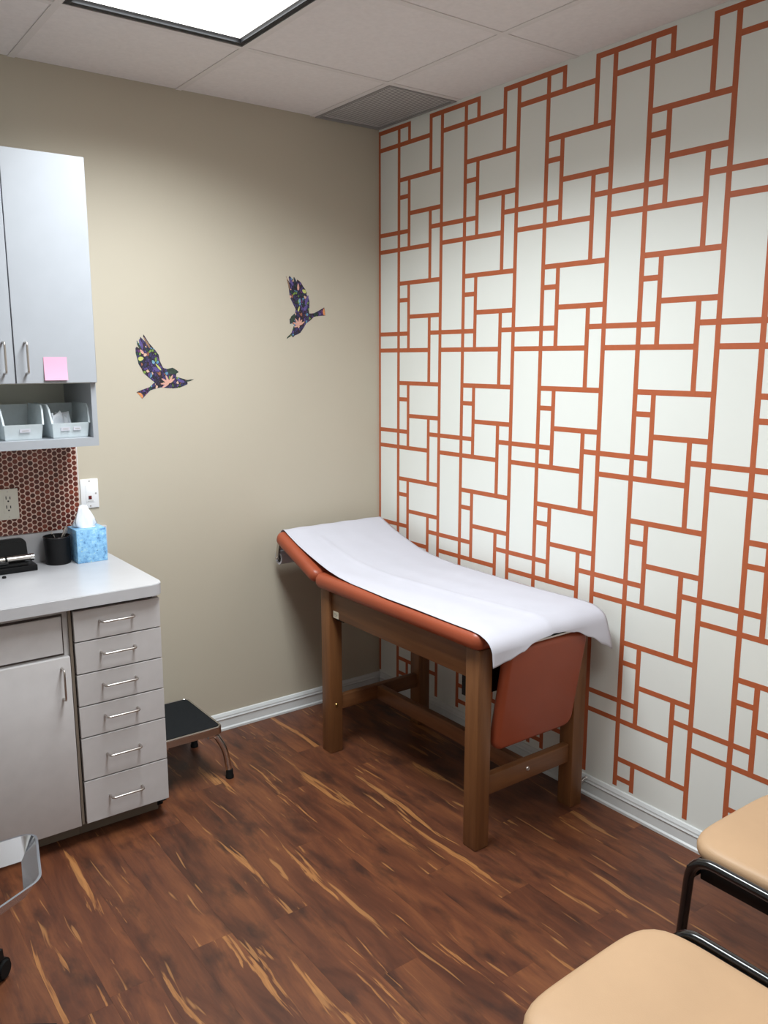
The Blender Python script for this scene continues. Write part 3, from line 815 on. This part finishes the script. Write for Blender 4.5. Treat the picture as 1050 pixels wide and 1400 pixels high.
def guest_chair(loc, label):
    r = thing('guest_chair', label, 'chair', (0, 0, 0), 'tan guest chairs')
    bb = NB(); pad(bb, .452, .45, .425, .468, 5.4, .010, 80, .04); obj('seat', bb, 'tan_vinyl', r, 180)
    bx('seat_pan', 'black_plastic', r, -.236, .236, -.19, .165, .388, .426, bev=.004)
    bx('front_rail', 'black_metal', r, -.258, .258, .166, .190, .398, .422, bev=.003)
    for s in (-1, 1):
        pts = fillet([(s*.266, .200, .012), (s*.255, .178, .452), (s*.255, -.225, .446), (s*.240, -.300, .86)], .065, 8)
        bb = NB(); tube(bb, pts, .0125, 12); fr = obj('side_frame', bb, 'black_metal', r, 60)
        bb = NB(); tube(bb, fillet([(s*.255, -.06, .430), (s*.258, -.19, .40), (s*.268, -.29, .012)], .06, 8), .0125, 12); obj('rear_leg', bb, 'black_metal', r, 60)
        for y, x in ((.200, .266), (-.29, .268)):
            bb = NB(); cyl(bb, (s*x, y, .0005), (s*x, y, .03), .0165, .0145, 14); obj('foot_cap', bb, 'rubber', r, 40)
    bb = NB(); pad(bb, .44, .30, 0, .04, 3.4, .008, 56)
    bmesh.ops.transform(bb, matrix=Matrix.Translation((0, -.2955, .73)) @ Matrix.Rotation(math.radians(-80.5), 4, 'X'), verts=bb.verts[:])
    obj('backrest', bb, 'tan_vinyl', r, 180)
    r.location = loc
    return r
c1 = guest_chair((-1.196, -2.553, 0), 'tan vinyl guest chair with black tube frame, farther from the striped wall')
guest_chair((-.435, -2.412, 0), 'tan vinyl guest chair with black tube frame, next to the striped wall')
c1.rotation_euler.z = math.radians(2.0)

# ------------------------------------------------------------------ rolling chair (only its arm loop and a caster reach the frame)
def rolling_chair():
    c = Vector((-2.282, -1.28, 0))
    r = thing('rolling_chair', 'rolling desk chair with polished metal arm loop and black casters', 'chair', c)
    bb = NB(); cyl(bb, c+Vector((0, 0, .10)), c+Vector((0, 0, .43)), .028, seg=18); obj('gas_column', bb, 'black_metal', r, 40)
    bb = NB(); cyl(bb, c+Vector((0, 0, .075)), c+Vector((0, 0, .13)), .045, .04, seg=20); obj('hub', bb, 'black_plastic', r, 40)
    for k in range(5):
        a = math.radians(43+72*k); d = Vector((math.cos(a), math.sin(a), 0)); e = c+d*.322
        bb = NB(); sweep(bb, [c+d*.03+Vector((0, 0, .105)), e+Vector((0, 0, .078))], [(-.02, -.012), (.02, -.012), (.016, .014), (-.016, .014)], up=(0, 0, 1)); sp = obj('base_spoke', bb, 'black_plastic', r)
        s = Vector((-d.y, d.x, 0)); wc = e+Vector((0, 0, .0305))
        bb = NB(); cyl(bb, wc-s*.022, wc+s*.022, .030, seg=20)
        es = [q for q in bb.edges if len(q.link_faces) == 2 and any(len(f.verts) > 4 for f in q.link_faces)]
        bmesh.ops.bevel(bb, geom=es, offset=.007, segments=3, affect='EDGES')
        obj('caster', bb, 'rubber', sp, 40)
        bb = NB(); cyl(bb, e+Vector((0, 0, .05)), e+Vector((0, 0, .075)), .008, seg=10); obj('caster_stem', bb, 'steel', sp, 40)
    bb = NB(); pad(bb, .42, .46, .43, .50, 3.0, .01, 48); bmesh.ops.translate(bb, verts=bb.verts[:], vec=c+Vector((-.04, 0, 0))); obj('seat', bb, 'grey_fabric', r, 180)
    bb = NB(); pad(bb, .42, .46, 0, .05, 3.0, .01, 48)
    bmesh.ops.transform(bb, matrix=Matrix.Translation(c+Vector((-.235, 0, .82))) @ Matrix.Rotation(PI/2, 4, 'Z') @ Matrix.Rotation(math.radians(-82), 4, 'X'), verts=bb.verts[:]); obj('backrest', bb, 'grey_fabric', r, 180)
    bb = NB(); sweep(bb, fillet([c+Vector((-.15, 0, .42)), c+Vector((-.27, 0, .43)), c+Vector((-.262, 0, .75))], .06, 6), [(-.03, -.004), (.03, -.004), (.03, .004), (-.03, .004)], up=(1, 0, .2)); obj('back_bar', bb, 'black_metal', r, 40)
    for s in (-1, 1):
        # flat strip standing on edge, bent into a loop
        loop = [(-.03, -.215), (.245, -.224), (.213, -.382), (-.03, -.512)] if s < 0 else [(-.03, .215), (.15, .224), (.12, .382), (-.03, .512)]
        pts = fillet([c+Vector((x, y, .612)) for x, y in [loop[0]]+loop[1:]], .014, 6)
        bb = NB(); sweep(bb, pts, [(.013, -.020), (.018, -.020), (-.013, .020), (-.018, .020)], up=(0, 0, 1)); lp = obj('arm_loop', bb, 'alu', r, 40)
        bb = NB(); sweep(bb, [c+Vector((-.03, s*.215, .615)), c+Vector((-.03, s*.505, .615))], [(-.003, -.022), (.003, -.022), (.003, .022), (-.003, .022)], up=(0, 0, 1)); obj('loop_end', bb, 'alu', lp)
        bb = NB(); tube(bb, fillet([c+Vector((0, s*.10, .42)), c+Vector((0, s*.235, .42)), c+Vector((-.02, s*.225, .61))], .05, 6), .011, 10); obj('arm_post', bb, 'black_metal', r, 60)
rolling_chair()

# ------------------------------------------------------------------ bird decals on the beige wall
B1 = [(-1.152,1.739),(-1.132,1.706),(-1.108,1.679),(-1.094,1.66),(-1.09,1.635),(-1.078,1.609),(-1.062,1.604),(-1.038,1.609),(-1.023,1.601),(-1.012,1.591),(-1.023,1.585),(-1.025,1.573),(-.998,1.565),(-.977,1.559),(-.948,1.562),(-.965,1.554),(-.977,1.552),(-.976,1.542),(-.993,1.535),(-1.012,1.528),(-1.039,1.526),(-1.065,1.528),(-1.089,1.531),(-1.112,1.527),(-1.136,1.52),(-1.151,1.506),(-1.171,1.487),(-1.181,1.501),(-1.193,1.514),(-1.17,1.523),(-1.138,1.533),(-1.117,1.552),(-1.125,1.558),(-1.142,1.572),(-1.161,1.589),(-1.169,1.608),(-1.179,1.624),(-1.182,1.643),(-1.188,1.665),(-1.188,1.686),(-1.182,1.692),(-1.173,1.684),(-1.18,1.702),(-1.182,1.716),(-1.169,1.7),(-1.161,1.692),(-1.17,1.716),(-1.166,1.73),(-1.156,1.719),(-1.142,1.706),(-1.155,1.732)]
B2 = [(-.502,1.998),(-.49,1.98),(-.483,1.969),(-.488,1.993),(-.484,2.0),(-.471,1.989),(-.463,1.985),(-.461,1.997),(-.452,1.984),(-.448,1.976),(-.446,1.986),(-.437,1.982),(-.425,1.973),(-.416,1.959),(-.403,1.944),(-.398,1.933),(-.399,1.924),(-.387,1.906),(-.384,1.893),(-.385,1.87),(-.388,1.852),(-.386,1.843),(-.361,1.845),(-.334,1.858),(-.307,1.872),(-.303,1.855),(-.302,1.836),(-.331,1.834),(-.362,1.829),(-.375,1.818),(-.387,1.809),(-.403,1.799),(-.417,1.779),(-.434,1.758),(-.45,1.75),(-.463,1.746),(-.472,1.737),(-.479,1.744),(-.493,1.737),(-.506,1.729),(-.493,1.743),(-.479,1.757),(-.471,1.777),(-.465,1.791),(-.473,1.797),(-.486,1.795),(-.488,1.815),(-.48,1.827),(-.459,1.843),(-.456,1.859),(-.471,1.885),(-.485,1.911),(-.488,1.944),(-.493,1.966)]
def leafpoly(cx, cz, ang, ln, wd, base=True):
    a = math.radians(ang); ux, uz = math.cos(a), math.sin(a); out = []
    for k in range(14):
        t = 2*PI*k/14; u = ln/2*(1+math.cos(t)) if base else ln/2*math.cos(t); v = wd/2*math.sin(t)*(1-.25*math.cos(t))
        out.append((cx+ux*u-uz*v, cz+uz*u+ux*v))
    return out
def decal(name_label, outline, extras):
    cx = sum(p[0] for p in outline)/len(outline); cz = sum(p[1] for p in outline)/len(outline)
    r = thing('bird_decal', name_label, 'wall decal', (cx, 0, cz), 'bird decals')
    def part(nm, poly, mt, d0, d1):
        bb = NB(); prism(bb, poly, lambda a, c, d: (a, -d, c), d0, d1); bb.normal_update(); bmesh.ops.triangulate(bb, faces=[f for f in bb.faces if len(f.verts) > 4]); return obj(nm, bb, mt, r)
    part('silhouette', outline, 'bird_print', 0, .0006)
    for k, (nm, poly, mt) in enumerate(extras): part(nm, poly, mt, .0006, .0008+.00001*k)
e1 = [('petal', leafpoly(-1.056, 1.548, a, l, .009), 'petal_pink') for a, l in ((212, .036), (185, .036), (150, .036), (112, .034), (62, .036), (35, .03))]
e1 += [('head_patch', [(-1.062,1.603),(-1.038,1.608),(-1.024,1.600),(-1.024,1.586),(-1.04,1.583),(-1.058,1.587)], 'bird_green'), ('tail_tip', [(-1.171,1.4885),(-1.180,1.501),(-1.191,1.513),(-1.176,1.511),(-1.166,1.498)], 'bird_orange'),
       ('leaf_mark', leafpoly(-1.168, 1.645, 10, .022, .016, False), 'bird_lime'), ('leaf_mark', leafpoly(-1.118, 1.632, 120, .016, .011, False), 'bird_blue'), ('leaf_mark', leafpoly(-1.108, 1.604, 150, .034, .013, False), 'bird_violet'),
       ('leaf_mark', leafpoly(-1.163, 1.672, 130, .022, .010, False), 'petal_pink'), ('leaf_mark', leafpoly(-1.098, 1.612, 130, .034, .007, False), 'bird_lime'), ('feather_mark', leafpoly(-1.165, 1.703, 110, .036, .011, False), 'bird_violet'), ('feather_mark', leafpoly(-1.1405, 1.707, 120, .05, .008, False), 'bird_tan'),
       ('feather_mark', leafpoly(-1.173, 1.694, 125, .026, .008, False), 'bird_green'), ('wing_tip', leafpoly(-.969, 1.557, 12, .034, .006, False), 'bird_green'), ('feather_mark', leafpoly(-1.006, 1.556, 160, .036, .011, False), 'bird_violet')]
decal('multicoloured floral bird decal nearer the wall cabinet, tail pointing down', B1, e1)
e2 = [('petal', leafpoly(-.441, 1.791, a, l, .009), 'petal_pink') for a, l in ((28, .034), (55, .03), (83, .034), (122, .034), (160, .032), (200, .026))]
e2 += [('head_patch', [(-.487,1.813),(-.480,1.826),(-.462,1.840),(-.458,1.826),(-.466,1.806),(-.476,1.799)], 'bird_green'), ('tail_tip', [(-.308,1.870),(-.304,1.855),(-.303,1.837),(-.311,1.838),(-.316,1.855)], 'bird_orange'),
       ('leaf_mark', leafpoly(-.411, 1.938, 150, .022, .015, False), 'bird_lime'), ('leaf_mark', leafpoly(-.435, 1.897, 80, .018, .010, False), 'bird_blue'), ('leaf_mark', leafpoly(-.405, 1.868, 50, .032, .014, False), 'bird_violet'),
       ('leaf_mark', leafpoly(-.441, 1.955, 90, .03, .010, False), 'petal_pink'), ('leaf_mark', leafpoly(-.44, 1.861, 70, .024, .007, False), 'bird_lime'), ('feather_mark', leafpoly(-.476, 1.975, 120, .038, .010, False), 'bird_violet'), ('feather_mark', leafpoly(-.4905, 1.966, 108, .052, .006, False), 'bird_tan'),
       ('feather_mark', leafpoly(-.46, 1.983, 105, .024, .007, False), 'bird_green'), ('wing_tip', leafpoly(-.492, 1.742, 40, .03, .006, False), 'bird_green'), ('feather_mark', leafpoly(-.398, 1.90, 70, .045, .013, False), 'bird_violet')]
decal('multicoloured floral bird decal nearer the striped wall, tail pointing sideways', B2, e2)

# ------------------------------------------------------------------ small chrome door stop on the right baseboard
def door_stop(y, z):
    r = thing('door_stop', 'small spring door stop on the baseboard behind the exam table leg', 'door stop', (-.0125, y, z))
    bb = NB(); cyl(bb, (-.0118, y, z), (-.0165, y, z), .008, .006, 14); obj('mount', bb, 'chrome', r, 40)
    bb = NB(); tube(bb, [(-.0165-.0009*k*.5, y+.0055*math.cos(k*PI/4), z+.0055*math.sin(k*PI/4)-.00003*k*k*.1) for k in range(90)], .0011, 6); obj('spring', bb, 'chrome', r, 60)
    bb = NB(); cyl(bb, (-.0565, y, z-.001), (-.066, y, z-.001), .007, .006, 14); obj('tip', bb, 'white_plastic', r, 40)
door_stop(-1.352, .068)
